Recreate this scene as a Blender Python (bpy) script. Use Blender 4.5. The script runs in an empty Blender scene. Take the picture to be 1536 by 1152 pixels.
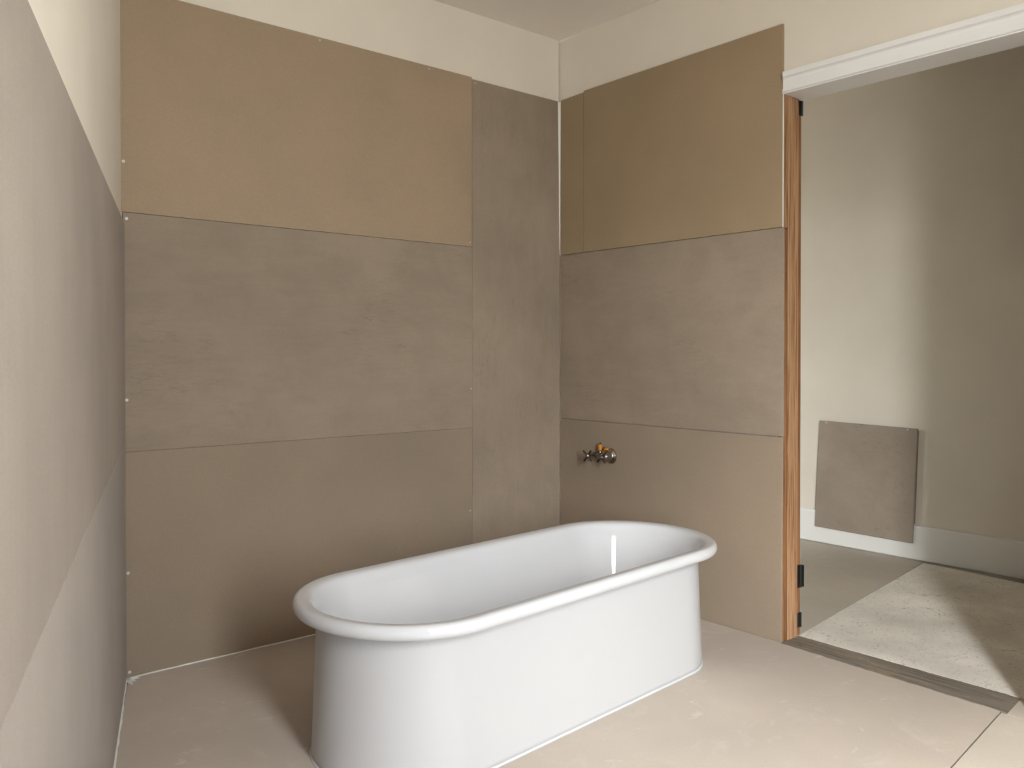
import bpy, bmesh, math, random
from mathutils import Vector, Matrix

random.seed(7)
scene = bpy.context.scene
COL = scene.collection

# ------------------------------------------------------------------ camera
cam_data = bpy.data.cameras.new('camera')
cam_data.sensor_width = 36.0
cam_data.lens = 1278.34 / 1536 * 36.0
cam_data.shift_y = -34.4 / 1536
cam_data.clip_start = 0.02
cam = bpy.data.objects.new('camera', cam_data)
COL.objects.link(cam)
cam.location = (-3.2335, -3.4226, 1.2410)
YAW, PITCH = 0.7008, -0.0095
cam.rotation_euler = (math.pi / 2 + PITCH, 0.0003, -YAW)
scene.camera = cam

# ------------------------------------------------------------------ view + world + daylight
vs = scene.view_settings
vs.view_transform = 'Standard'
vs.look = 'None'
vs.gamma = 1.0
vs.use_curve_mapping = False
vs.exposure = 1.65

world = bpy.data.worlds.new('overcast_sky')
scene.world = world
world.use_nodes = True
wt = world.node_tree
wbg = wt.nodes['Background']
# plain overcast sky: brighter towards the zenith, the ground below the horizon much dimmer
w_tc = wt.nodes.new('ShaderNodeTexCoord')
w_sep = wt.nodes.new('ShaderNodeSeparateXYZ')
w_rp = wt.nodes.new('ShaderNodeValToRGB')
wt.links.new(w_tc.outputs['Generated'], w_sep.inputs[0])
w_mr = wt.nodes.new('ShaderNodeMapRange')
w_mr.inputs[1].default_value, w_mr.inputs[2].default_value = -1.0, 1.0
wt.links.new(w_sep.outputs['Z'], w_mr.inputs[0])
wt.links.new(w_mr.outputs[0], w_rp.inputs[0])
el = w_rp.color_ramp.elements
el[0].position, el[0].color = 0.46, (0.46, 0.45, 0.43, 1)
el[1].position, el[1].color = 0.54, (0.42, 0.44, 0.48, 1)
e = el.new(1.0)
e.color = (1.0, 1.05, 1.15, 1)
# the sun behind thin cloud: a broad bright glow on one side of the sky
SUN_DIR = Vector((-0.87, -0.50, 0.82)).normalized()
GLOW, GLOW_N = 4.2, 7.0
w_dot = wt.nodes.new('ShaderNodeVectorMath')
w_dot.operation = 'DOT_PRODUCT'
w_dot.inputs[1].default_value = SUN_DIR
wt.links.new(w_tc.outputs['Generated'], w_dot.inputs[0])
w_max = wt.nodes.new('ShaderNodeMath')
w_max.operation = 'MAXIMUM'
w_max.inputs[1].default_value = 0.0
wt.links.new(w_dot.outputs['Value'], w_max.inputs[0])
w_pow = wt.nodes.new('ShaderNodeMath')
w_pow.operation = 'POWER'
w_pow.inputs[1].default_value = GLOW_N
wt.links.new(w_max.outputs[0], w_pow.inputs[0])
w_up = wt.nodes.new('ShaderNodeMapRange')          # the glow ends at the horizon
w_up.inputs[1].default_value, w_up.inputs[2].default_value = -0.02, 0.06
wt.links.new(w_sep.outputs['Z'], w_up.inputs[0])
w_mul = wt.nodes.new('ShaderNodeMath')
w_mul.operation = 'MULTIPLY'
wt.links.new(w_pow.outputs[0], w_mul.inputs[0])
wt.links.new(w_up.outputs[0], w_mul.inputs[1])
w_glow = wt.nodes.new('ShaderNodeVectorMath')
w_glow.operation = 'SCALE'
w_glow.inputs[0].default_value = (GLOW, GLOW * 1.0, GLOW * 1.02)
wt.links.new(w_mul.outputs[0], w_glow.inputs['Scale'])
w_add = wt.nodes.new('ShaderNodeVectorMath')
w_add.operation = 'ADD'
wt.links.new(w_rp.outputs[0], w_add.inputs[0])
wt.links.new(w_glow.outputs[0], w_add.inputs[1])
wt.links.new(w_add.outputs[0], wbg.inputs['Color'])
wbg.inputs['Strength'].default_value = 16.0

# splayed left wall and the window wall at right angles to it, behind the camera
A_L = 0.3238
LD = Vector((-math.sin(A_L), -math.cos(A_L), 0))       # along wall_left towards the window wall
LN = Vector((math.cos(A_L), -math.sin(A_L), 0))        # from wall_left into the room
L0 = Vector((-2.2688, 0, 0))                           # board face of wall_left meets wall_back
# canted window behind the camera: frame origin at its left end, u along it, v outwards
CANT = A_L
WORG = Vector((-2.72, -3.82, 0))
CU = Vector((math.cos(CANT), -math.sin(CANT), 0))
CV = Vector((-math.sin(CANT), -math.cos(CANT), 0))
CLEN = 0.66                                            # length of the canted wall
WU0, WU1, WZ0, WZ1 = 0.06, 0.57, 0.48, 2.80            # window opening in it
GV = 0.03                                              # glass set back from the inner face
# unseen side window, added behind wall_back to raise the hall's ambient light
HW = (0.78, 1.15, 0.8, 1.8)                            # y0, y1, z0, z1


def FW(u, v, z):
    return WORG + CU * u + CV * v + Vector((0, 0, z))


def add_portal(name, loc, rot, sx, sy):
    l = bpy.data.lights.new(name, 'AREA')
    l.shape = 'RECTANGLE'
    l.size, l.size_y = sx, sy
    l.cycles.is_portal = True
    o = bpy.data.objects.new(name, l)
    COL.objects.link(o)
    o.location, o.rotation_euler = loc, rot


add_portal('window_portal', FW((WU0 + WU1) / 2, GV + 0.04, (WZ0 + WZ1) / 2), (math.pi / 2, 0, -CANT), WU1 - WU0, WZ1 - WZ0)
add_portal('hall_window_portal', (0.06, (HW[0] + HW[1]) / 2, (HW[2] + HW[3]) / 2), (math.pi / 2, 0, -math.pi / 2), HW[1] - HW[0], HW[3] - HW[2])


# ------------------------------------------------------------------ materials
def new_mat(name):
    m = bpy.data.materials.new(name)
    m.use_nodes = True
    nt = m.node_tree
    return m, nt, nt.nodes['Principled BSDF']


def N(nt, t, **kw):
    n = nt.nodes.new(t)
    for k, v in kw.items():
        setattr(n, k, v)
    return n


def mixc(nt, fac, a, b, mode='MIX'):
    n = N(nt, 'ShaderNodeMix', data_type='RGBA', blend_type=mode)
    for sock, val in ((0, fac), (6, a), (7, b)):
        if hasattr(val, 'is_linked') or hasattr(val, 'links'):
            nt.links.new(val, n.inputs[sock])
        elif sock == 0:
            n.inputs[0].default_value = val
        else:
            n.inputs[sock].default_value = (*val, 1) if len(val) == 3 else val
    return n.outputs[2]


def coords(nt, scale=(1, 1, 1), jitter=True):
    tc = N(nt, 'ShaderNodeTexCoord')
    mp = N(nt, 'ShaderNodeMapping')
    mp.inputs['Scale'].default_value = scale
    nt.links.new(tc.outputs['Object'], mp.inputs['Vector'])
    if jitter:
        oi = N(nt, 'ShaderNodeObjectInfo')
        mu = N(nt, 'ShaderNodeMath', operation='MULTIPLY')
        mu.inputs[1].default_value = 37.0
        nt.links.new(oi.outputs['Random'], mu.inputs[0])
        nt.links.new(mu.outputs[0], mp.inputs['Location'])
    return mp.outputs[0]


def noise(nt, vec, scale, detail=4, rough=0.55, dist=0.0):
    n = N(nt, 'ShaderNodeTexNoise')
    n.inputs['Scale'].default_value = scale
    n.inputs['Detail'].default_value = detail
    n.inputs['Roughness'].default_value = rough
    n.inputs['Distortion'].default_value = dist
    nt.links.new(vec, n.inputs['Vector'])
    return n.outputs['Fac']


def ramp(nt, fac, lo, hi, v0=0.0, v1=1.0):
    n = N(nt, 'ShaderNodeMapRange')
    n.inputs[1].default_value, n.inputs[2].default_value = lo, hi
    n.inputs[3].default_value, n.inputs[4].default_value = v0, v1
    nt.links.new(fac, n.inputs[0])
    return n.outputs[0]


def mul(nt, a, b):
    n = N(nt, 'ShaderNodeMath', operation='MULTIPLY')
    for i, v in enumerate((a, b)):
        if isinstance(v, (int, float)):
            n.inputs[i].default_value = v
        else:
            nt.links.new(v, n.inputs[i])
    return n.outputs[0]


def bump(nt, bsdf, h, strength, dist=0.002):
    b = N(nt, 'ShaderNodeBump')
    b.inputs['Strength'].default_value = strength
    b.inputs['Distance'].default_value = dist
    nt.links.new(h, b.inputs['Height'])
    nt.links.new(b.outputs[0], bsdf.inputs['Normal'])


def scl(c, k):
    return tuple(min(1, v * k) for v in c)


def board_mat(name, col, tint, streak=(1, 1, 1), scuff=0.0, grain=0.08, rough=0.75, mottling=0.10, pale=0.0, streak_amt=1.0, dust=0.0):
    """pressed sheet board: mottled, fine speckle, optional brushed scuffs along one axis"""
    m, nt, bs = new_mat(name)
    v = coords(nt)
    vs_ = coords(nt, streak)
    c = mixc(nt, ramp(nt, noise(nt, v, 1.6, 3), 0.35, 0.68), scl(col, 1 - mottling), tint)
    c = mixc(nt, mul(nt, ramp(nt, noise(nt, v, 240, 3, 0.7), 0.35, 0.68), grain * 4.0), c, scl(col, 0.55))
    if streak != (1, 1, 1):
        st = noise(nt, vs_, 9.0, 6, 0.7)
        c = mixc(nt, mul(nt, ramp(nt, st, 0.42, 0.72), 0.28 * streak_amt), c, scl(col, 1.22))
        st2 = noise(nt, vs_, 23.0, 5, 0.7)
        c = mixc(nt, mul(nt, ramp(nt, st2, 0.5, 0.8), 0.22 * streak_amt), c, scl(col, 0.66))
    if scuff:
        mo = ramp(nt, noise(nt, v, 4.5, 6, 0.68, 0.4), 0.46, 0.74)
        c = mixc(nt, mul(nt, mo, 0.34), c, scl(col, 0.66))
        big = ramp(nt, noise(nt, v, 2.3, 2), 0.52, 0.75)
        fine = ramp(nt, noise(nt, vs_, 30.0, 5, 0.72, 0.6), 0.52, 0.72)
        c = mixc(nt, mul(nt, mul(nt, big, fine), scuff), c, scl(col, 0.45))
    if pale:
        big = ramp(nt, noise(nt, v, 1.9, 3), 0.5, 0.72)
        fine = ramp(nt, noise(nt, v, 26.0, 6, 0.8, 1.5), 0.58, 0.76)
        c = mixc(nt, mul(nt, mul(nt, big, fine), pale), c, (0.86, 0.84, 0.80))
    if dust:
        # wiped plaster dust: broken pale arcs and specks
        vo = N(nt, 'ShaderNodeTexVoronoi')
        vo.inputs['Scale'].default_value = 10.0
        nt.links.new(v, vo.inputs['Vector'])
        dot = ramp(nt, vo.outputs['Distance'], 0.02, 0.055, 1.0, 0.0)
        keep = ramp(nt, noise(nt, v, 3.1, 2), 0.50, 0.56)
        c = mixc(nt, mul(nt, mul(nt, dot, keep), dust), c, (0.90, 0.89, 0.86))
        sc = N(nt, 'ShaderNodeTexWave', wave_type='RINGS')
        sc.inputs['Scale'].default_value = 1.7
        sc.inputs['Distortion'].default_value = 9.0
        sc.inputs['Detail'].default_value = 4.0
        nt.links.new(v, sc.inputs['Vector'])
        line = ramp(nt, sc.outputs['Fac'], 0.98, 0.998)
        brk = ramp(nt, noise(nt, v, 9.0, 4, 0.7), 0.56, 0.66)
        c = mixc(nt, mul(nt, mul(nt, line, brk), dust * 0.35), c, (0.86, 0.85, 0.82))
        cl = ramp(nt, noise(nt, v, 5.5, 6, 0.75, 0.8), 0.55, 0.78)
        c = mixc(nt, mul(nt, cl, dust * 0.35), c, (0.80, 0.77, 0.72))
        dk = ramp(nt, noise(nt, v, 55.0, 3, 0.6), 0.70, 0.76)
        c = mixc(nt, mul(nt, dk, 0.35), c, scl(col, 0.5))
    nt.links.new(c, bs.inputs['Base Color'])
    bs.inputs['Roughness'].default_value = rough
    bs.inputs['Specular IOR Level'].default_value = 0.3
    bump(nt, bs, noise(nt, v, 300, 3), 0.12, 0.001)
    return m


M = {}
TAN = (0.395, 0.300, 0.205)
GREY = (0.325, 0.256, 0.196)
M['tan'] = board_mat('tan_sheet_board', TAN, (0.415, 0.305, 0.215))
M['tan_low'] = board_mat('tan_sheet_board_warm', (0.325, 0.253, 0.187), (0.345, 0.262, 0.192))
M['tan_deep'] = board_mat('tan_sheet_board_deep', (0.37, 0.275, 0.172), (0.385, 0.285, 0.18))
M['grey_h'] = board_mat('grey_brushed_board_horizontal', GREY, scl(GREY, 1.13), (0.45, 0.45, 2.2), 0.9)
M['grey_v'] = board_mat('grey_brushed_board_vertical', GREY, scl(GREY, 1.13), (2.2, 2.2, 0.45), 0.6)
M['grey_left'] = board_mat('grey_planed_board_vertical', (0.385, 0.338, 0.298), (0.415, 0.362, 0.318), (2.2, 2.2, 0.10), 0.0, 0.06, streak_amt=0.45)
M['grey_left_lit'] = board_mat('grey_planed_board_vertical_lit', (0.425, 0.382, 0.345), (0.455, 0.408, 0.37), (2.2, 2.2, 0.10), 0.0, 0.06, streak_amt=0.45)  # same board lightened: stronger light low on the wall put into the colour
M['grey_panel'] = board_mat('grey_brushed_panel', (0.325, 0.262, 0.205), (0.37, 0.30, 0.24), (0.9, 0.8, 1.5), 0.55, 0.08, streak_amt=0.7, mottling=0.14)
M['floor_a'] = board_mat('beige_floor_board', (0.56, 0.485, 0.42), (0.59, 0.51, 0.44), pale=0.22, grain=0.06, dust=0.6)
M['floor_b'] = board_mat('grey_beige_floor_board', (0.58, 0.52, 0.445), (0.61, 0.545, 0.465), pale=0.6, grain=0.06, dust=0.6)
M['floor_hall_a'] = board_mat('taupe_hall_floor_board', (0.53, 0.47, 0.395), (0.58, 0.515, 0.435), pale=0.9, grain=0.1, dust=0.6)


def plaster_mat(name, col, var=0.05, rough=0.85):
    m, nt, bs = new_mat(name)
    v = coords(nt)
    c = mixc(nt, ramp(nt, noise(nt, v, 1.3, 4), 0.3, 0.7), scl(col, 1 - var), scl(col, 1 + var))
    nt.links.new(c, bs.inputs['Base Color'])
    bs.inputs['Roughness'].default_value = rough
    bs.inputs['Specular IOR Level'].default_value = 0.25
    bump(nt, bs, noise(nt, v, 60, 5), 0.10, 0.002)
    return m


M['plaster'] = plaster_mat('cream_wall_plaster', (0.76, 0.705, 0.62))
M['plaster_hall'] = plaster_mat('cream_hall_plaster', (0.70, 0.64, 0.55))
M['ceiling'] = plaster_mat('ceiling_plaster', (0.86, 0.80, 0.735))
M['caulk'] = plaster_mat('white_filler', (0.80, 0.78, 0.74), 0.12)
M['white'] = plaster_mat('white_gloss_paint', (0.82, 0.81, 0.80), 0.02, 0.45)
M['skirting'] = plaster_mat('white_skirting_paint', (0.76, 0.745, 0.715), 0.03, 0.5)


def concrete_mat():
    m, nt, bs = new_mat('pale_cement_board')
    v = coords(nt)
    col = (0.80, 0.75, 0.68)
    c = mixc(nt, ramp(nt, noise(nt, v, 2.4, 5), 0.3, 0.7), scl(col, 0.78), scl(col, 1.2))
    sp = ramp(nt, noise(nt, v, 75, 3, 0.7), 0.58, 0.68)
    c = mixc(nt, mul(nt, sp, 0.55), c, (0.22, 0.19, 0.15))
    wv = N(nt, 'ShaderNodeTexVoronoi', feature='DISTANCE_TO_EDGE')
    wv.inputs['Scale'].default_value = 2.1
    nv = N(nt, 'ShaderNodeTexNoise')
    nv.inputs['Scale'].default_value = 5.0
    nt.links.new(v, nv.inputs['Vector'])
    addv = N(nt, 'ShaderNodeVectorMath', operation='ADD')
    nt.links.new(v, addv.inputs[0])
    nt.links.new(nv.outputs['Color'], addv.inputs[1])
    nt.links.new(addv.outputs[0], wv.inputs['Vector'])
    hair = ramp(nt, wv.outputs['Distance'], 0.0, 0.012, 1.0, 0.0)
    brk = ramp(nt, noise(nt, v, 4.0, 3), 0.5, 0.62)
    c = mixc(nt, mul(nt, mul(nt, hair, brk), 0.7), c, (0.2, 0.17, 0.13))
    nt.links.new(c, bs.inputs['Base Color'])
    bs.inputs['Roughness'].default_value = 0.8
    bump(nt, bs, noise(nt, v, 120, 4), 0.2, 0.002)
    return m


M['concrete'] = concrete_mat()


def wood_mat(name, a, b, dark, along='Z', freq=60, rough=0.6):
    m, nt, bs = new_mat(name)
    s = {'Z': (1, 1, 0.03), 'Y': (1, 0.04, 1)}[along]
    v = coords(nt, s)
    g = noise(nt, v, freq, 4, 0.65, 0.3)
    c = mixc(nt, ramp(nt, g, 0.3, 0.7), a, b)
    g2 = noise(nt, v, freq * 2.3, 3, 0.6)
    c = mixc(nt, mul(nt, ramp(nt, g2, 0.50, 0.60), 0.8), c, dark)
    nt.links.new(c, bs.inputs['Base Color'])
    bs.inputs['Roughness'].default_value = rough
    bump(nt, bs, g2, 0.25, 0.002)
    return m


M['pine'] = wood_mat('striped_reclaimed_pine', (0.40, 0.215, 0.105), (0.53, 0.315, 0.17), (0.22, 0.09, 0.038), freq=48)
M['pine_dark'] = wood_mat('red_brown_timber', (0.27, 0.115, 0.045), (0.34, 0.155, 0.068), (0.17, 0.065, 0.025), freq=40)
M['pine_mid'] = wood_mat('mid_brown_timber', (0.36, 0.20, 0.10), (0.45, 0.26, 0.14), (0.2, 0.09, 0.04), freq=50)
M['old_wood'] = wood_mat('weathered_grey_timber', (0.17, 0.14, 0.112), (0.24, 0.205, 0.165), (0.11, 0.088, 0.068), 'Y', 26, 0.85)
_nt = M['old_wood'].node_tree
_bs = _nt.nodes['Principled BSDF']
_src = _bs.inputs['Base Color'].links[0].from_socket
_v = coords(_nt, (1.0, 0.35, 1.0))
_st = mixc(_nt, mul(_nt, ramp(_nt, noise(_nt, _v, 9.0, 5, 0.7), 0.56, 0.68), 0.6), _src, (0.33, 0.235, 0.145))
_st = mixc(_nt, mul(_nt, ramp(_nt, noise(_nt, _v, 38.0, 4, 0.7), 0.60, 0.70), 0.6), _st, (0.40, 0.36, 0.31))
_nt.links.new(_st, _bs.inputs['Base Color'])


def plain(name, col, rough=0.5, metal=0.0, spec=0.5):
    m, nt, bs = new_mat(name)
    v = coords(nt)
    c = mixc(nt, ramp(nt, noise(nt, v, 40, 3), 0.3, 0.7), scl(col, 0.9), scl(col, 1.06))
    nt.links.new(c, bs.inputs['Base Color'])
    bs.inputs['Roughness'].default_value = rough
    bs.inputs['Metallic'].default_value = metal
    bs.inputs['Specular IOR Level'].default_value = spec
    return m


M['hinge'] = plain('blackened_steel', (0.03, 0.033, 0.03), 0.4, 0.7)
M['chrome'] = plain('tarnished_chrome', (0.36, 0.35, 0.335), 0.16, 1.0)
M['dark_chrome'] = plain('dark_tarnished_metal', (0.14, 0.125, 0.11), 0.22, 1.0)
M['brass'] = plain('bare_brass', (0.55, 0.33, 0.16), 0.35, 1.0)
M['amber'] = plain('amber_plastic', (0.52, 0.19, 0.012), 0.4)
M['dark'] = plain('dark_void', (0.03, 0.024, 0.018), 0.9)
M['subfloor'] = plain('dark_brown_subfloor', (0.10, 0.08, 0.06), 0.9)
M['screw'] = plain('zinc_screw_head', (0.68, 0.67, 0.63), 0.45, 0.3)


def enamel():
    m, nt, bs = new_mat('white_vitreous_enamel')
    v = coords(nt)
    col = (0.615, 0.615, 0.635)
    c = mixc(nt, ramp(nt, noise(nt, v, 3, 3), 0.3, 0.7), scl(col, 0.985), scl(col, 1.01))
    nt.links.new(c, bs.inputs['Base Color'])
    bs.inputs['Roughness'].default_value = 0.05
    bs.inputs['Specular IOR Level'].default_value = 0.5
    return m


M['enamel'] = enamel()
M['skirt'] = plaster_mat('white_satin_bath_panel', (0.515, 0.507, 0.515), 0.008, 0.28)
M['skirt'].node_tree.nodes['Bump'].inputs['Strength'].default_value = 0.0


def pane_mat():
    m, nt, bs = new_mat('clear_window_glass')
    out = nt.nodes['Material Output']
    nt.nodes.remove(bs)
    tr = N(nt, 'ShaderNodeBsdfTransparent')
    tr.inputs['Color'].default_value = (0.95, 0.97, 0.96, 1)
    gl = N(nt, 'ShaderNodeBsdfGlossy')
    gl.inputs['Roughness'].default_value = 0.02
    fr = N(nt, 'ShaderNodeFresnel')
    fr.inputs['IOR'].default_value = 1.2
    mx = N(nt, 'ShaderNodeMixShader')
    nt.links.new(fr.outputs[0], mx.inputs[0])
    nt.links.new(tr.outputs[0], mx.inputs[1])
    nt.links.new(gl.outputs[0], mx.inputs[2])
    nt.links.new(mx.outputs[0], out.inputs['Surface'])
    return m


M['pane'] = pane_mat()


# ------------------------------------------------------------------ mesh helpers
def link(name, mesh, mat, parent=None, origin=(0, 0, 0)):
    o = bpy.data.objects.new(name, mesh)
    COL.objects.link(o)
    if mat is not None:
        mesh.materials.append(mat)
    o.location = origin
    if parent is not None:
        o.parent = parent
        # every parent Empty or wall keeps a pure translation, so subtract it
        w = Vector(parent.location)
        p = parent.parent
        while p is not None:
            w += Vector(p.location)
            p = p.parent
        o.location = Vector(origin) - w
    return o


def tag(o, label=None, cat=None, group=None, kind=None):
    for k, v in (('label', label), ('category', cat), ('group', group), ('kind', kind)):
        if v:
            o[k] = v
    return o


def empty(name, loc, parent=None):
    o = bpy.data.objects.new(name, None)
    COL.objects.link(o)
    o.empty_display_size = 0.05
    o.location = loc
    if parent is not None:
        o.parent = parent
        o.location = Vector(loc) - Vector(parent.location)
    return o


def mesh_from_bm(bm, name, origin):
    bmesh.ops.translate(bm, verts=bm.verts, vec=-Vector(origin))
    bmesh.ops.recalc_face_normals(bm, faces=bm.faces)
    me = bpy.data.meshes.new(name)
    bm.to_mesh(me)
    bm.free()
    return me


def add_box(bm, p0, p1):
    vs_ = [bm.verts.new((x, y, z)) for x in (p0[0], p1[0]) for y in (p0[1], p1[1]) for z in (p0[2], p1[2])]
    for f in ((0, 1, 3, 2), (4, 6, 7, 5), (0, 4, 5, 1), (2, 3, 7, 6), (0, 2, 6, 4), (1, 5, 7, 3)):
        bm.faces.new([vs_[i] for i in f])


def prism(pts, vec, bev=0.0):
    """polygon given in 3D, extruded by vec; bevels the edges"""
    bm = bmesh.new()
    a = [bm.verts.new(p) for p in pts]
    f = bm.faces.new(a)
    r = bmesh.ops.extrude_face_region(bm, geom=[f])
    nv = [g for g in r['geom'] if isinstance(g, bmesh.types.BMVert)]
    bmesh.ops.translate(bm, verts=nv, vec=Vector(vec))
    bmesh.ops.recalc_face_normals(bm, faces=bm.faces)
    if bev:
        bmesh.ops.bevel(bm, geom=list(bm.edges), offset=bev, segments=1, affect='EDGES')
    return bm


def base_of(bm):
    xs = [v.co for v in bm.verts]
    return (sum(v.x for v in xs) / len(xs), sum(v.y for v in xs) / len(xs), min(v.z for v in xs))


def solid(name, bm, mat, parent=None, smooth=False):
    o_ = base_of(bm)
    me = mesh_from_bm(bm, name, o_)
    if smooth:
        for p in me.polygons:
            p.use_smooth = True
    return link(name, me, mat, parent, o_)


def box(name, p0, p1, mat, parent=None, bev=0.0):
    bm = bmesh.new()
    add_box(bm, p0, p1)
    if bev:
        bmesh.ops.bevel(bm, geom=list(bm.edges), offset=bev, segments=2, affect='EDGES')
    return solid(name, bm, mat, parent)


def structure(name, boxes, mat):
    bm = bmesh.new()
    for p0, p1 in boxes:
        add_box(bm, p0, p1)
    me = mesh_from_bm(bm, name, (0, 0, 0))
    o = link(name, me, mat)
    o['kind'] = 'structure'
    return o


def cyl_bm(p0, p1, r0, r1=None, seg=16, bm=None):
    bm = bm or bmesh.new()
    r1 = r0 if r1 is None else r1
    p0, p1 = Vector(p0), Vector(p1)
    d = (p1 - p0).normalized()
    t = Vector((0, 0, 1)) if abs(d.z) < 0.9 else Vector((1, 0, 0))
    u = d.cross(t).normalized()
    w = d.cross(u)
    ra = [bm.verts.new(p0 + (u * math.cos(k * 2 * math.pi / seg) + w * math.sin(k * 2 * math.pi / seg)) * r0) for k in range(seg)]
    rb = [bm.verts.new(p1 + (u * math.cos(k * 2 * math.pi / seg) + w * math.sin(k * 2 * math.pi / seg)) * r1) for k in range(seg)]
    for k in range(seg):
        j = (k + 1) % seg
        bm.faces.new((ra[k], ra[j], rb[j], rb[k]))
    bm.faces.new(ra[::-1])
    bm.faces.new(rb)
    return bm


def lathe_bm(origin, axis, prof, seg=24):
    """prof: list of (distance along axis, radius)"""
    bm = bmesh.new()
    o_ = Vector(origin)
    d = Vector(axis).normalized()
    t = Vector((0, 0, 1)) if abs(d.z) < 0.9 else Vector((1, 0, 0))
    u = d.cross(t).normalized()
    w = d.cross(u)
    rings = []
    for a, r in prof:
        rings.append([bm.verts.new(o_ + d * a + (u * math.cos(k * 2 * math.pi / seg) + w * math.sin(k * 2 * math.pi / seg)) * max(r, 1e-5)) for k in range(seg)])
    for A, B in zip(rings, rings[1:]):
        for k in range(seg):
            j = (k + 1) % seg
            bm.faces.new((A[k], A[j], B[j], B[k]))
    bm.faces.new(rings[0][::-1])
    bm.faces.new(rings[-1])
    return bm


def screw(parent, p, n, r=0.0055):
    p, n = Vector(p), Vector(n)
    o = solid('screw', lathe_bm(p - n * 0.002, n, [(0, r), (0.0028, r), (0.0036, r * 0.8), (0.0036, r * 0.35), (0.0024, r * 0.3)], 12), M['screw'], parent)
    return o


# ------------------------------------------------------------------ room constants
W = 2.275          # wall_back runs x -W .. 0
H = 2.96           # ceiling
TB = 0.012         # sheet board thickness
DY0, DY1 = -1.385, -2.345   # door opening
DH = 2.345
HX = 1.915         # hall far wall face
HY0, HY1 = 1.3, -5.2

# ------------------------------------------------------------------ setting
wall_back = structure('wall_back', [((-W - 0.25, TB, -0.1), (0.0, 0.2, H))], M['plaster'])
wall_right = structure('wall_right', [((TB, DY0 + 0.03, -0.1), (0.13, HW[0], H)), ((TB, HW[1], -0.1), (0.13, HY0, H)),
                                      ((TB, HW[0], -0.1), (0.13, HW[1], HW[2])), ((TB, HW[0], HW[3]), (0.13, HW[1], H)),
                                      ((TB, HY1, -0.1), (0.13, DY1 - 0.03, H)),
                                      ((TB, DY1 - 0.03, DH + 0.02), (0.13, DY0 + 0.03, H))], M['plaster'])
# splayed left wall (a slab along LD)
lp = L0 - LN * TB
bm = prism([lp - LD * 0.3, lp + LD * 4.08, lp + LD * 4.08 - LN * 0.12, lp - LD * 0.3 - LN * 0.12], (0, 0, H + 0.1))
bmesh.ops.translate(bm, verts=bm.verts, vec=(0, 0, -0.1))
wall_left = link('wall_left', mesh_from_bm(bm, 'wall_left', (0, 0, 0)), M['plaster'])
wall_left['kind'] = 'structure'


def fw_box(bm_, p0, p1):
    """box in the window wall's frame"""
    vs_ = [bm_.verts.new(FW(u, v, z)) for u in (p0[0], p1[0]) for v in (p0[1], p1[1]) for z in (p0[2], p1[2])]
    for f_ in ((0, 1, 3, 2), (4, 6, 7, 5), (0, 4, 5, 1), (2, 3, 7, 6), (0, 2, 6, 4), (1, 5, 7, 3)):
        bm_.faces.new([vs_[i_] for i_ in f_])


FRY = FW(CLEN, 0, 0).y            # the wall right of the canted window
FRX = FW(CLEN, 0, 0).x
bm = bmesh.new()
for p0, p1 in (((0.0, 0, -0.1), (WU0, 0.2, H)), ((WU1, 0, -0.1), (CLEN, 0.2, H)), ((WU0, 0, -0.1), (WU1, 0.2, WZ0)), ((WU0, 0, WZ1), (WU1, 0.2, H))):
    fw_box(bm, p0, p1)
add_box(bm, (-4.0, WORG.y - 0.2, -0.1), (WORG.x, WORG.y, H))
add_box(bm, (FRX, FRY - 0.2, -0.1), (TB, FRY, H))
wall_front = link('wall_front', mesh_from_bm(bm, 'wall_front', (0, 0, 0)), M['plaster'])
wall_front['kind'] = 'structure'
ceiling = structure('ceiling', [((-4.0, -5.3, H), (0.13, 0.2, H + 0.1))], M['ceiling'])
floor = structure('floor', [((-4.0, -5.3, -0.14), (0.0, 0.2, -0.02))], M['subfloor'])
floor_hall = structure('floor_hall', [((0.0, HY1, -0.14), (HX + 0.1, HY0, -0.02))], M['subfloor'])
wall_hall = structure('wall_hall', [((HX, HY1, -0.1), (HX + 0.15, HY0, H))], M['plaster_hall'])
wall_hall_end = structure('wall_hall_end', [((0.0, HY0, -0.1), (HX + 0.15, HY0 + 0.1, H))], M['plaster_hall'])
wall_hall_near = structure('wall_hall_near', [((0.0, HY1 - 0.1, -0.1), (HX + 0.15, HY1, H))], M['plaster_hall'])
ceiling_hall = structure('ceiling_hall', [((0.13, HY1 - 0.1, H), (HX + 0.15, HY0 + 0.1, H + 0.1))], M['ceiling'])


# ------------------------------------------------------------------ boards on wall_back (face at y = 0)
def back_board(pts, mat, label):
    o = solid('wall_board', prism([(x, 0.0, z) for x, z in pts], (0, TB, 0), 0.0012), mat, wall_back)
    o['label'] = label
    return o


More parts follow.
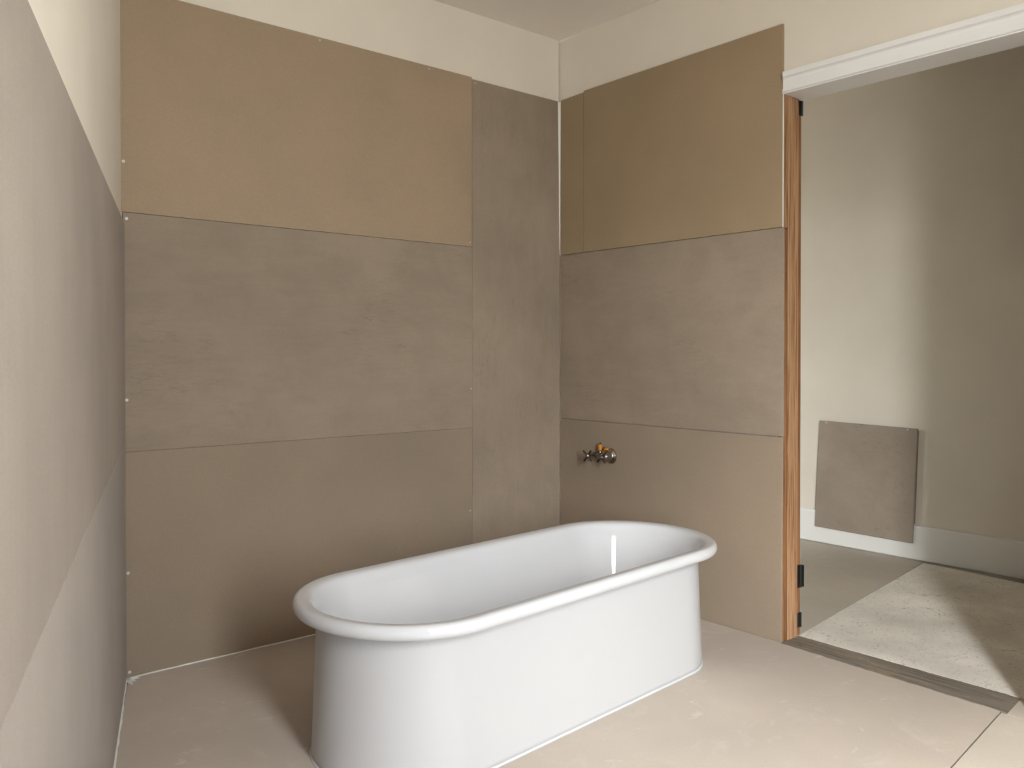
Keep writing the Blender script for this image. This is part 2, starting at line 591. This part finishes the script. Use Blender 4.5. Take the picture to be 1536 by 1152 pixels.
XL, XV = -2.2795, -0.6085
b1 = back_board([(XL - .003, 1.777), (XV - .001, 1.777), (XV - .001, 2.631), (XL - .003, 2.631)], M['tan'], 'tan upper sheet board')
b2 = back_board([(XL + .004, 0.8640), (XV - .0005, 0.8640), (XV - .0005, 1.7755), (XL + .004, 1.7755)], M['grey_h'], 'grey scuffed middle sheet board')
b3 = back_board([(XL + .007, 0.004), (XV - .0012, 0.004), (XV - .0012, 0.8634), (XL + .007, 0.8634)], M['tan_low'], 'warm tan lower sheet board')
b4 = back_board([(XV + .0005, 0.004), (-0.0015, 0.004), (-0.0015, 1.80), (-0.015, 2.622), (XV + .0005, 2.622)], M['grey_v'], 'tall grey vertical sheet board')
for b, pts in ((b1, [(-2.272, 1.968), (-1.452, 2.618), (-0.87, 2.616), (-0.623, 1.797)]),
               (b2, [(-2.262, 1.752), (-2.264, 1.062), (-0.616, 1.061)]),
               (b3, [(-2.262, 0.402), (-2.258, 0.022), (-0.623, 0.444)]),
               (b4, [(-0.588, 2.606)])):
    for x, z in pts:
        small = x > -2
        screw(b, (x, 0, z), (0, -1, 0), 0.0036 if small else 0.0062)


# boards on wall_right (face at x = 0)
def right_board(pts, mat, label):
    o = solid('wall_board', prism([(0.0, y, z) for y, z in pts], (TB, 0, 0), 0.0012), mat, wall_right)
    o['label'] = label
    return o


c1 = right_board([(-0.008, 1.7795), (-0.1795, 1.7795), (-0.1795, 2.632), (-0.008, 2.628)], M['tan_deep'], 'narrow tan strip of sheet board in the corner')
c2 = right_board([(-0.183, 1.7795), (-1.3808, 1.7795), (-1.3808, 2.645), (-0.183, 2.64)], M['tan_deep'], 'tan upper sheet board beside the doorway')
c3 = right_board([(-0.003, 0.8825), (-1.3855, 0.8825), (-1.3855, 1.7765), (-0.003, 1.7765)], M['grey_h'], 'grey scuffed middle sheet board beside the doorway')
c4 = right_board([(-0.003, -0.006), (-1.381, -0.006), (-1.384, 0.8795), (-0.003, 0.8795)], M['tan_low'], 'tan lower sheet board behind the tap')


# boards on wall_left: s along LD, z up
def left_board(pts, mat, label):
    o = solid('wall_board', prism([L0 + LD * s + Vector((0, 0, z)) for s, z in pts], -LN * TB, 0.0012), mat, wall_left)
    o['label'] = label
    return o


SE = 3.72
left_board([(0.012, 0.9125), (SE, 0.804), (SE, 1.676), (0.012, 1.733)], M['grey_left'], 'pale grey upper sheet board with vertical grain')
left_board([(0.012, 0.006), (SE, 0.006), (SE, 0.802), (0.012, 0.9105)], M['grey_left_lit'], 'pale grey lower sheet board with vertical grain')


# ------------------------------------------------------------------ filler beads along the joints
def filler(name, p0, p1, w, h, side, parent, n=60):
    """an uneven bead of filler from p0 to p1: side = direction off the wall"""
    bm = bmesh.new()
    p0, p1, side = Vector(p0), Vector(p1), Vector(side)
    prev = None
    for k in range(n + 1):
        p = p0.lerp(p1, k / n)
        a = w * random.uniform(0.55, 1.25)
        b = h * random.uniform(0.6, 1.2)
        ring = [bm.verts.new(p - side * 0.003), bm.verts.new(p + side * a), bm.verts.new(p + side * a * 0.45 + Vector((0, 0, b * 0.55))), bm.verts.new(p - side * 0.003 + Vector((0, 0, b)))]
        if prev:
            for i in range(4):
                j = (i + 1) % 4
                bm.faces.new((prev[i], prev[j], ring[j], ring[i]))
        else:
            bm.faces.new(ring)
        prev = ring
    bm.faces.new(prev[::-1])
    return solid(name, bm, M['caulk'], parent)


f = filler('filler_bead', (-2.262, -0.001, 0.0), (-0.02, -0.001, 0.0), 0.005, 0.004, (0, -1, 0), wall_back)
f = filler('filler_bead', L0 + LD * 0.02, L0 + LD * 3.6, 0.006, 0.006, LN, wall_left, 90)
# blob in the corner
bmb = bmesh.new()
cp = [(-2.267, -0.002), (-2.215, -0.006), (-2.236, -0.016), (-2.228, -0.030), (-2.250, -0.026), (-2.247, -0.052), (-2.262, -0.046), (-2.270, -0.085), (-2.279, -0.040)]
ctr = bmb.verts.new((-2.258, -0.018, 0.006))
rv = [bmb.verts.new((x, y, 0.0004)) for x, y in cp]
for k in range(len(rv)):
    bmb.faces.new((ctr, rv[k], rv[(k + 1) % len(rv)]))
bmb.faces.new(rv[::-1])
solid('filler_smear', bmb, M['caulk'], wall_back)
# white strip added in the vertical corner gap, so its plaster looks bright
bmf = bmesh.new()
q = [(-0.0145, 0.0015, 2.618), (-0.0005, -0.006, 2.618), (-0.0005, -0.0005, 1.81), (-0.0022, 0.0015, 1.81)]
vsq = [bmf.verts.new(p) for p in q] + [bmf.verts.new((p[0], TB, p[2])) for p in q]
for fc in ((0, 1, 2, 3), (7, 6, 5, 4), (0, 4, 5, 1), (1, 5, 6, 2), (2, 6, 7, 3), (3, 7, 4, 0)):
    bmf.faces.new([vsq[i] for i in fc])
solid('corner_gap_strip', bmf, M['caulk'], wall_back)


# ------------------------------------------------------------------ floor boards
def floor_board(pts, mat, label, parent, top=0.0, th=0.016, ragged=()):
    out = []
    n = len(pts)
    for i, p in enumerate(pts):
        out.append(p)
        if i in ragged:
            q_ = pts[(i + 1) % n]
            for k in range(1, 36):
                t = k / 36
                out.append((p[0] + (q_[0] - p[0]) * t + random.uniform(-0.003, 0.003), p[1] + (q_[1] - p[1]) * t))
    o = solid('floor_board', prism([(x, y, top - th) for x, y in out], (0, 0, th)), mat, parent)
    o['label'] = label
    return o


def seam(x):
    return -2.2675 + (x + 0.04) * 0.108


lx = lambda y: L0.x + (y) * math.tan(A_L) + 0.002      # left wall x at y (y negative)
FX = -0.016
yl = -2.75
fl1 = floor_board([(lx(0) + .004, -0.004), (FX + .009, -0.004), (FX + 0.009, DY0 + 0.004), (FX, DY0 - 0.002), (FX - .028, seam(FX)), (lx(-2.68), seam(lx(-2.68)))], M['floor_a'],
                  'beige floor board dusted with white plaster', floor, ragged=(3,))
fl2 = floor_board([(lx(-2.69), seam(lx(-2.68)) - 0.008), (FX - .040, seam(FX) - 0.008), (FX - .040, FRY + .004), (FRX, FRY + .004), (WORG.x, WORG.y + .004), (lx(WORG.y), WORG.y + .004)], M['floor_b'],
                  'paler grey beige floor board', floor)
floor_board([(FX - .036, -2.290), (0.10, -2.275), (0.135, -2.30), (0.135, DY1 - .02), (FX - .036, DY1 - .02)], M['floor_b'], 'small beige offcut at the end of the threshold', floor, 0.0)
# hall floor
HT = -0.003
floor_board([(0.1425, -1.3715), (1.902, -1.137), (1.902, HY0 - .004), (0.1425, HY0 - .004)], M['floor_hall_a'], 'taupe floor board in the hall', floor_hall, HT)
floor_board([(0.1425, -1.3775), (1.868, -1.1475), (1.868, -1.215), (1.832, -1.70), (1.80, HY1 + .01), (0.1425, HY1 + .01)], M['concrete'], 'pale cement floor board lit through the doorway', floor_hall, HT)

# ------------------------------------------------------------------ doorway: lining, casing, hinges, threshold
door = empty('door_1', (0.06, (DY0 + DY1) / 2, 0.0))
door['kind'] = 'structure'
door['label'] = 'open doorway with bare pine lining and white moulded head'


def dpart(name, p0, p1, mat, label=None, bev=0.0015):
    o = box(name, p0, p1, mat, door, bev)
    if label:
        o['label'] = label
    return o


J = DY0
dpart('jamb_strip', (TB - .004, J, 0.0), (0.033, J + 0.03, 1.772), M['pine_dark'], 'red brown timber strip')
dpart('jamb_strip', (TB - .008, J, 1.777), (0.035, J + 0.03, DH), M['pine_mid'], 'mid brown timber strip')
dpart('jamb_board', (0.0385, J - 0.0015, 0.0), (0.117, J + 0.03, DH), M['pine'], 'striped pine board')
dpart('jamb_edge', (0.118, J + 0.006, 0.0), (0.150, J + 0.03, DH), M['pine_dark'], 'dark timber hinge edge')
dpart('gap_shade_strip', (0.0332, J + 0.0012, 0.0), (0.0383, J + 0.03, DH), M['dark'], 'dark strip standing in for the shaded gap between timbers')  # shade of the open gap between the timbers, put in as a dark strip
dpart('lining_edge', (0.001, J + 0.0005, 1.778), (TB - .0085, J + 0.0042, DH), M['white'], 'white painted edge', 0.0)
# far jamb
dpart('jamb_board', (0.0, DY1 - 0.03, 0.0), (0.15, DY1, DH), M['pine'])
# hinges
for z0, z1, leaf in ((2.278, 2.342, 0.0), (0.210, 0.310, 0.014), (0.036, 0.100, 0.0)):
    h = empty('hinge', (0.134, J + 0.004, z0), door)

    def hpart(name, p0, p1):
        bm_ = bmesh.new()
        add_box(bm_, p0, p1)
        bmesh.ops.bevel(bm_, geom=list(bm_.edges), offset=0.0006, segments=1, affect='EDGES')
        o_ = base_of(bm_)
        me_ = mesh_from_bm(bm_, name, o_)
        ob = bpy.data.objects.new(name, me_)
        COL.objects.link(ob)
        me_.materials.append(M['hinge'])
        ob.parent = h
        ob.location = Vector(o_) - Vector((0.134, J + 0.004, z0))
        return ob
    hpart('hinge_leaf', (0.119, J + 0.002, z0), (0.146, J + 0.0065, z1))
    bm_ = cyl_bm((0.1485, J + 0.002, z0), (0.1485, J + 0.002, z1), 0.0045, seg=10)
    o_ = base_of(bm_)
    ob = bpy.data.objects.new('hinge_knuckle', mesh_from_bm(bm_, 'hinge_knuckle', o_))
    COL.objects.link(ob)
    ob.data.materials.append(M['hinge'])
    ob.parent = h
    ob.location = Vector(o_) - Vector((0.134, J + 0.004, z0))
    if leaf:
        hpart('hinge_leaf', (0.1495, J - 0.012, z0 + 0.004), (0.153, J + 0.003, z1))
# head: soffit lining and moulded casing
dpart('head_lining', (0.0, DY1 - 0.05, DH), (0.155, J + 0.008, DH + 0.022), M['white'])
prof = [(0.013, 2.350), (-0.006, 2.350), (-0.0095, 2.353), (-0.0095, 2.3585), (-0.004, 2.3600), (-0.004, 2.3965), (-0.0055, 2.401), (-0.009, 2.4055), (-0.0145, 2.4085), (-0.021, 2.410), (-0.023, 2.4125), (-0.023, 2.4315), (0.013, 2.4315)]
solid('head_casing', prism([(x, -1.3818 + 0.55 * min(x, 0), z) for x, z in prof], (0, DY1 - 0.12 - J, 0)), M['white'], door)
# threshold plank with ragged edges
bt = bmesh.new()
nn = 44
prev = None
for k in range(nn + 1):
    y = (J + 0.0) + (-2.287 - J) * k / nn
    cham = max(0.0, (k / nn - 0.975) / 0.025) * 0.035
    xa = -0.0075 - 0.034 * k / nn + random.uniform(-0.003, 0.002) - 0.004
    xb = 0.1345 - cham + random.uniform(-0.0008, 0.0008)
    zt = -0.0005 + random.uniform(-0.0006, 0.0006)
    ring = [bt.verts.new((xa, y, -0.02)), bt.verts.new((xa, y, zt - 0.003)), bt.verts.new((xa + 0.004, y, zt)), bt.verts.new((xb - 0.003, y, zt)), bt.verts.new((xb, y, zt - 0.003)), bt.verts.new((xb, y, -0.02))]
    if prev:
        for i in range(6):
            j = (i + 1) % 6
            bt.faces.new((prev[i], prev[j], ring[j], ring[i]))
    else:
        bt.faces.new(ring)
    prev = ring
bt.faces.new(prev[::-1])
o = solid('threshold', bt, M['old_wood'], door)
o['label'] = 'weathered grey timber threshold'

# ------------------------------------------------------------------ hall: skirting and the board on the wall
bsb = bmesh.new()
pf = [(HX, 0.004), (HX - 0.018, 0.004), (HX - 0.018, 0.196), (HX - 0.013, 0.206), (HX, 0.208)]
o = solid('baseboard_hall', prism([(x, HY1 + .01, z) for x, z in pf], (0, HY0 - HY1 - .02, 0)), M['skirting'])
o['kind'] = 'structure'

# square offcut of board screwed to the hall wall, with a second sheet behind
sb = empty('sheet_offcut', (HX - 0.026, -0.79, 0.098))
tag(sb, 'square grey brown board offcut fixed to hall wall over the white skirting', 'board')
xp = HX - 0.032
corn = [(-0.468, 0.800), (-1.103, 0.788), (-1.076, 0.099), (-0.434, 0.105)]
front = solid('face_sheet', prism([(xp, y, z) for y, z in corn], (TB, 0, 0), 0.0025), M['grey_panel'], sb)
bk = [(-0.470, 0.790), (-1.108, 0.776), (-1.088, 0.214), (-0.440, 0.214)]
solid('backing_sheet', prism([(xp + TB + .0005, y + .010, z) for y, z in bk], (TB + .007, 0, 0), 0.001), M['tan_low'], sb)
for y, z in ((-0.517, 0.790), (-1.045, 0.780)):
    screw(sb, (xp, y, z), (-1, 0, 0), 0.0045)

# ------------------------------------------------------------------ bathtub
PHI, EE = 0.0848, 0.9187
TX, TY = -1.1897, -1.1065
LS = 0.5762


def stadium(L, R, z, n=40):
    pts = []
    for s_, a0 in ((1, -math.pi / 2), (-1, math.pi / 2)):
        for k in range(n + 1):
            a = a0 + math.pi * k / n
            pts.append((s_ * L + EE * R * math.cos(a), R * math.sin(a), z))
        # intermediate points on the straight side
        x0 = s_ * L
        for k in range(1, 8):
            pts.append((x0 - s_ * 2 * L * k / 8, s_ * R, z))
    c, s = math.cos(PHI), math.sin(PHI)
    return [(TX + x * c - y * s, TY + x * s + y * c, z) for x, y, z in pts]


def sweep(rings, cap_end=False, closed=False):
    bm = bmesh.new()
    R_ = [[bm.verts.new(p) for p in stadium(L, R, z)] for L, R, z in rings]
    pairs = list(zip(R_, R_[1:])) + ([(R_[-1], R_[0])] if closed else [])
    for A, B in pairs:
        m_ = len(A)
        for k in range(m_):
            j = (k + 1) % m_
            bm.faces.new((A[k], A[j], B[j], B[k]))
    if cap_end:
        bm.faces.new(R_[-1])
    return bm


tub = empty('bathtub', (TX, TY, 0.0))
tag(tub, 'white freestanding roll-top bathtub with straight white skirt on the beige floor', 'bathtub')
skirt = [(LS, 0.3065, 0.001), (LS, 0.3055, 0.02), (LS, 0.3012, 0.12), (LS, 0.2962, 0.24), (LS, 0.2925, 0.34), (LS, 0.2895, 0.42), (LS, 0.2893, 0.4360), (LS, 0.2876, 0.4360), (LS, 0.2868, 0.42), (LS, 0.293, 0.12), (LS, 0.297, 0.001)]
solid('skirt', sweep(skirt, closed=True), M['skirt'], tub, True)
# rolled rim, ending in the lip that runs smoothly into the basin
RC, ZC, RH, RV = 0.3465, 0.4656, 0.0194, 0.0217
outer = [(LS, 0.2892, 0.4365), (LS, 0.2940, 0.4435), (LS, 0.318, 0.4462)]
for k in range(25):
    a = math.radians(-120 + k * 210 / 24)
    outer.append((LS, RC + RH * math.cos(a), ZC + RV * math.sin(a)))
lip = [(0.3420, 0.48705), (0.3340, 0.4866), (0.3260, 0.4856), (0.3185, 0.4836), (0.3120, 0.4803), (0.3072, 0.4757), (0.3038, 0.4700), (0.3010, 0.4638)]
inner = [(LS, 0.2976, 0.4570), (LS, 0.2932, 0.4490), (LS - .001, 0.2880, 0.4405), (LS - .002, 0.2832, 0.4310), (LS - .005, 0.2730, 0.400), (LS - .012, 0.2500, 0.33), (LS - .021, 0.2260, 0.25), (LS - .031, 0.200, 0.175),
         (LS - .041, 0.176, 0.125), (LS - .053, 0.143, 0.092), (LS - .064, 0.105, 0.074), (LS - .074, 0.06, 0.067), (LS - .08, 0.03, 0.066), (LS - .08, 0.004, 0.066)]
shell = outer + [(LS, r_, z_) for r_, z_ in lip] + inner
cut = len(outer) + len(lip) - 1           # the rim ends and the basin starts on this ring


def shell_part(name, i0, i1, cap):
    """a slice of the enamel shell; its normals come from the whole profile, so no edge shows between the slices"""
    bm_ = sweep(shell[i0:i1 + 1], cap)
    o_ = base_of(bm_)
    bmesh.ops.translate(bm_, verts=bm_.verts, vec=-Vector(o_))
    bm_.normal_update()
    m_ = len(stadium(LS, 0.3, 0))
    dirs = []
    for s_, a0 in ((1, -math.pi / 2), (-1, math.pi / 2)):
        for k in range(41):
            a = a0 + math.pi * k / 40
            dirs.append(Vector((math.cos(a) / EE, math.sin(a), 0)).normalized())
        for k in range(1, 8):
            dirs.append(Vector((0, s_, 0)))
    rot = Matrix.Rotation(PHI, 3, 'Z')
    normals = []
    for i_ in range(i0, i1 + 1):
        p_, q_ = shell[max(i_ - 1, 0)], shell[min(i_ + 1, len(shell) - 1)]
        d_ = Vector((q_[1] - p_[1] + 0.0, q_[2] - p_[2])).normalized()
        for k in range(m_):
            normals.append((rot @ dirs[k] * d_.y + Vector((0, 0, -d_.x))).normalized())
    bm_.verts.ensure_lookup_table()
    bm_.faces.ensure_lookup_table()
    f0 = bm_.faces[0]
    if f0.normal.dot(normals[f0.verts[0].index]) < 0:
        bmesh.ops.reverse_faces(bm_, faces=bm_.faces)
    me_ = bpy.data.meshes.new(name)
    bm_.to_mesh(me_)
    bm_.free()
    for p_ in me_.polygons:
        p_.use_smooth = True
    me_.normals_split_custom_set_from_vertices(normals)
    return link(name, me_, M['enamel'], tub, o_)


shell_part('rim', 0, cut, False)
shell_part('basin', cut, len(shell) - 1, True)
solid('sealant_bead', sweep([(LS, 0.3055, 0.007), (LS, 0.3072, 0.0066), (LS, 0.3108, 0.003), (LS, 0.3118, 0.0005), (LS, 0.3045, 0.0005)], closed=True), M['enamel'], tub, True)

# ------------------------------------------------------------------ wall tap
TPX, TPY, TPZ = 0.0, -0.385, 0.708
tap = empty('bath_tap', (TPX, TPY, TPZ))
tag(tap, 'wall-mounted bath mixer valve with two cross handles and amber capped pipe', 'tap')
ax = (-1, 0, 0)
solid('cutout_ring', lathe_bm((0.0005, TPY, TPZ), ax, [(0, 0.041), (0.0035, 0.041), (0.0042, 0.0395), (0.0042, 0.034)], 32), M['brass'], tap, False)
solid('flange', lathe_bm((-0.004, TPY, TPZ), ax, [(0, 0.0375), (0.003, 0.0375), (0.006, 0.0345), (0.009, 0.026), (0.020, 0.0235), (0.034, 0.0205), (0.046, 0.0165), (0.053, 0.012)], 32), M['chrome'], tap, True)


def handle(y, xh, z, ang, x_base):
    h_ = solid('handle', lathe_bm((x_base, y, z), ax, [(0, 0.0155), ((x_base - xh) * 0.45, 0.0145), ((x_base - xh) * 0.7, 0.0125), ((x_base - xh) * 0.85, 0.010), ((x_base - xh), 0.0115), ((x_base - xh) + 0.004, 0.0095), ((x_base - xh) + 0.0065, 0.004)], 20), M['chrome'], tap, True)
    for k in range(4):
        a = ang + k * math.pi / 2
        d = Vector((0, math.cos(a), math.sin(a)))
        c = Vector((xh + 0.003, y, z))
        bm_ = cyl_bm(c + d * 0.006, c + d * 0.035, 0.0056, 0.0044, 10)
        cyl_bm(c + d * 0.0345, c + d * 0.0385, 0.0058, 0.0040, 10, bm_)
        o_ = base_of(bm_)
        me_ = mesh_from_bm(bm_, 'handle_arm', o_)
        ob = bpy.data.objects.new('handle_arm', me_)
        COL.objects.link(ob)
        me_.materials.append(M['dark_chrome'])
        ob.parent = h_
        ob.location = Vector(o_) - (Vector(h_.location) + Vector(tap.location))
    return h_


handle(-0.385, -0.074, 0.706, 0.84, -0.014)
handle(-0.300, -0.090, 0.707, 0.70, -0.012)
# body bar between the two valves, the capped pipe stub, a small lever
solid('valve_body', cyl_bm((-0.026, -0.372, 0.707), (-0.026, -0.285, 0.707), 0.0145, seg=20), M['chrome'], tap, True)
solid('pipe_stub', lathe_bm((-0.032, -0.338, 0.716), (0, 0, 1), [(0, 0.010), (0.010, 0.010), (0.014, 0.0075), (0.020, 0.0075)], 16), M['chrome'], tap, True)
solid('pipe_cap', lathe_bm((-0.032, -0.338, 0.735), (0, 0, 1), [(0, 0.010), (0.002, 0.0115), (0.026, 0.0115), (0.030, 0.0105), (0.032, 0.006)], 16), M['amber'], tap, False)
solid('cap_tip', lathe_bm((-0.032, -0.338, 0.766), (0, 0, 1), [(0, 0.0045), (0.004, 0.0045), (0.010, 0.002)], 10), M['hinge'], tap, True)
solid('amber_clip', cyl_bm((-0.020, -0.352, 0.741), (-0.006, -0.372, 0.742), 0.0065, 0.007, 12), M['amber'], tap, True)
solid('pipe_lever', cyl_bm((-0.030, -0.347, 0.738), (-0.026, -0.362, 0.752), 0.003, 0.0035, 8), M['hinge'], tap, True)

# ------------------------------------------------------------------ window behind the camera (lights the room)
win = empty('window_1', FW((WU0 + WU1) / 2, GV, WZ0))
win['kind'] = 'structure'
win['label'] = 'tall narrow white sash window'
fw_ = 0.03


def wpart(name, p0, p1, mat=None):
    bm_ = bmesh.new()
    fw_box(bm_, p0, p1)
    return solid(name, bm_, mat or M['white'], win)


g0, g1 = GV - .02, GV + .02
wpart('window_frame', (WU0, g0, WZ0), (WU0 + fw_, g1, WZ1))
wpart('window_frame', (WU1 - fw_, g0, WZ0), (WU1, g1, WZ1))
wpart('window_frame', (WU0 + fw_, g0, WZ0), (WU1 - fw_, g1, WZ0 + 0.04))
wpart('window_frame', (WU0 + fw_, g0, WZ1 - .03), (WU1 - fw_, g1, WZ1))
zm = (WZ0 + WZ1) / 2
wpart('meeting_rail', (WU0 + fw_, g0, zm - .016), (WU1 - fw_, g1, zm + .016))
wpart('pane', (WU0 + fw_, GV - .002, WZ0 + .04), (WU1 - fw_, GV + .002, zm - .016), M['pane'])
wpart('pane', (WU0 + fw_, GV - .002, zm + .016), (WU1 - fw_, GV + .002, WZ1 - .03), M['pane'])
wpart('window_sill', (WU0 - .02, -0.03, WZ0 - .03), (WU1 + .02, g0 - .001, WZ0 - .0005))

# hall window, added out of view as ambient light for the hall
hwin = empty('added_hall_window', (0.06, (HW[0] + HW[1]) / 2, HW[2]))
hwin['kind'] = 'structure'
for p0, p1 in (((0.04, HW[0], HW[2]), (0.09, HW[0] + .03, HW[3])), ((0.04, HW[1] - .03, HW[2]), (0.09, HW[1], HW[3])),
               ((0.04, HW[0] + .03, HW[2]), (0.09, HW[1] - .03, HW[2] + .03)), ((0.04, HW[0] + .03, HW[3] - .03), (0.09, HW[1] - .03, HW[3]))):
    box('window_frame', p0, p1, M['white'], hwin)
box('pane', (0.062, HW[0] + .03, HW[2] + .03), (0.067, HW[1] - .03, HW[3] - .03), M['pane'], hwin)
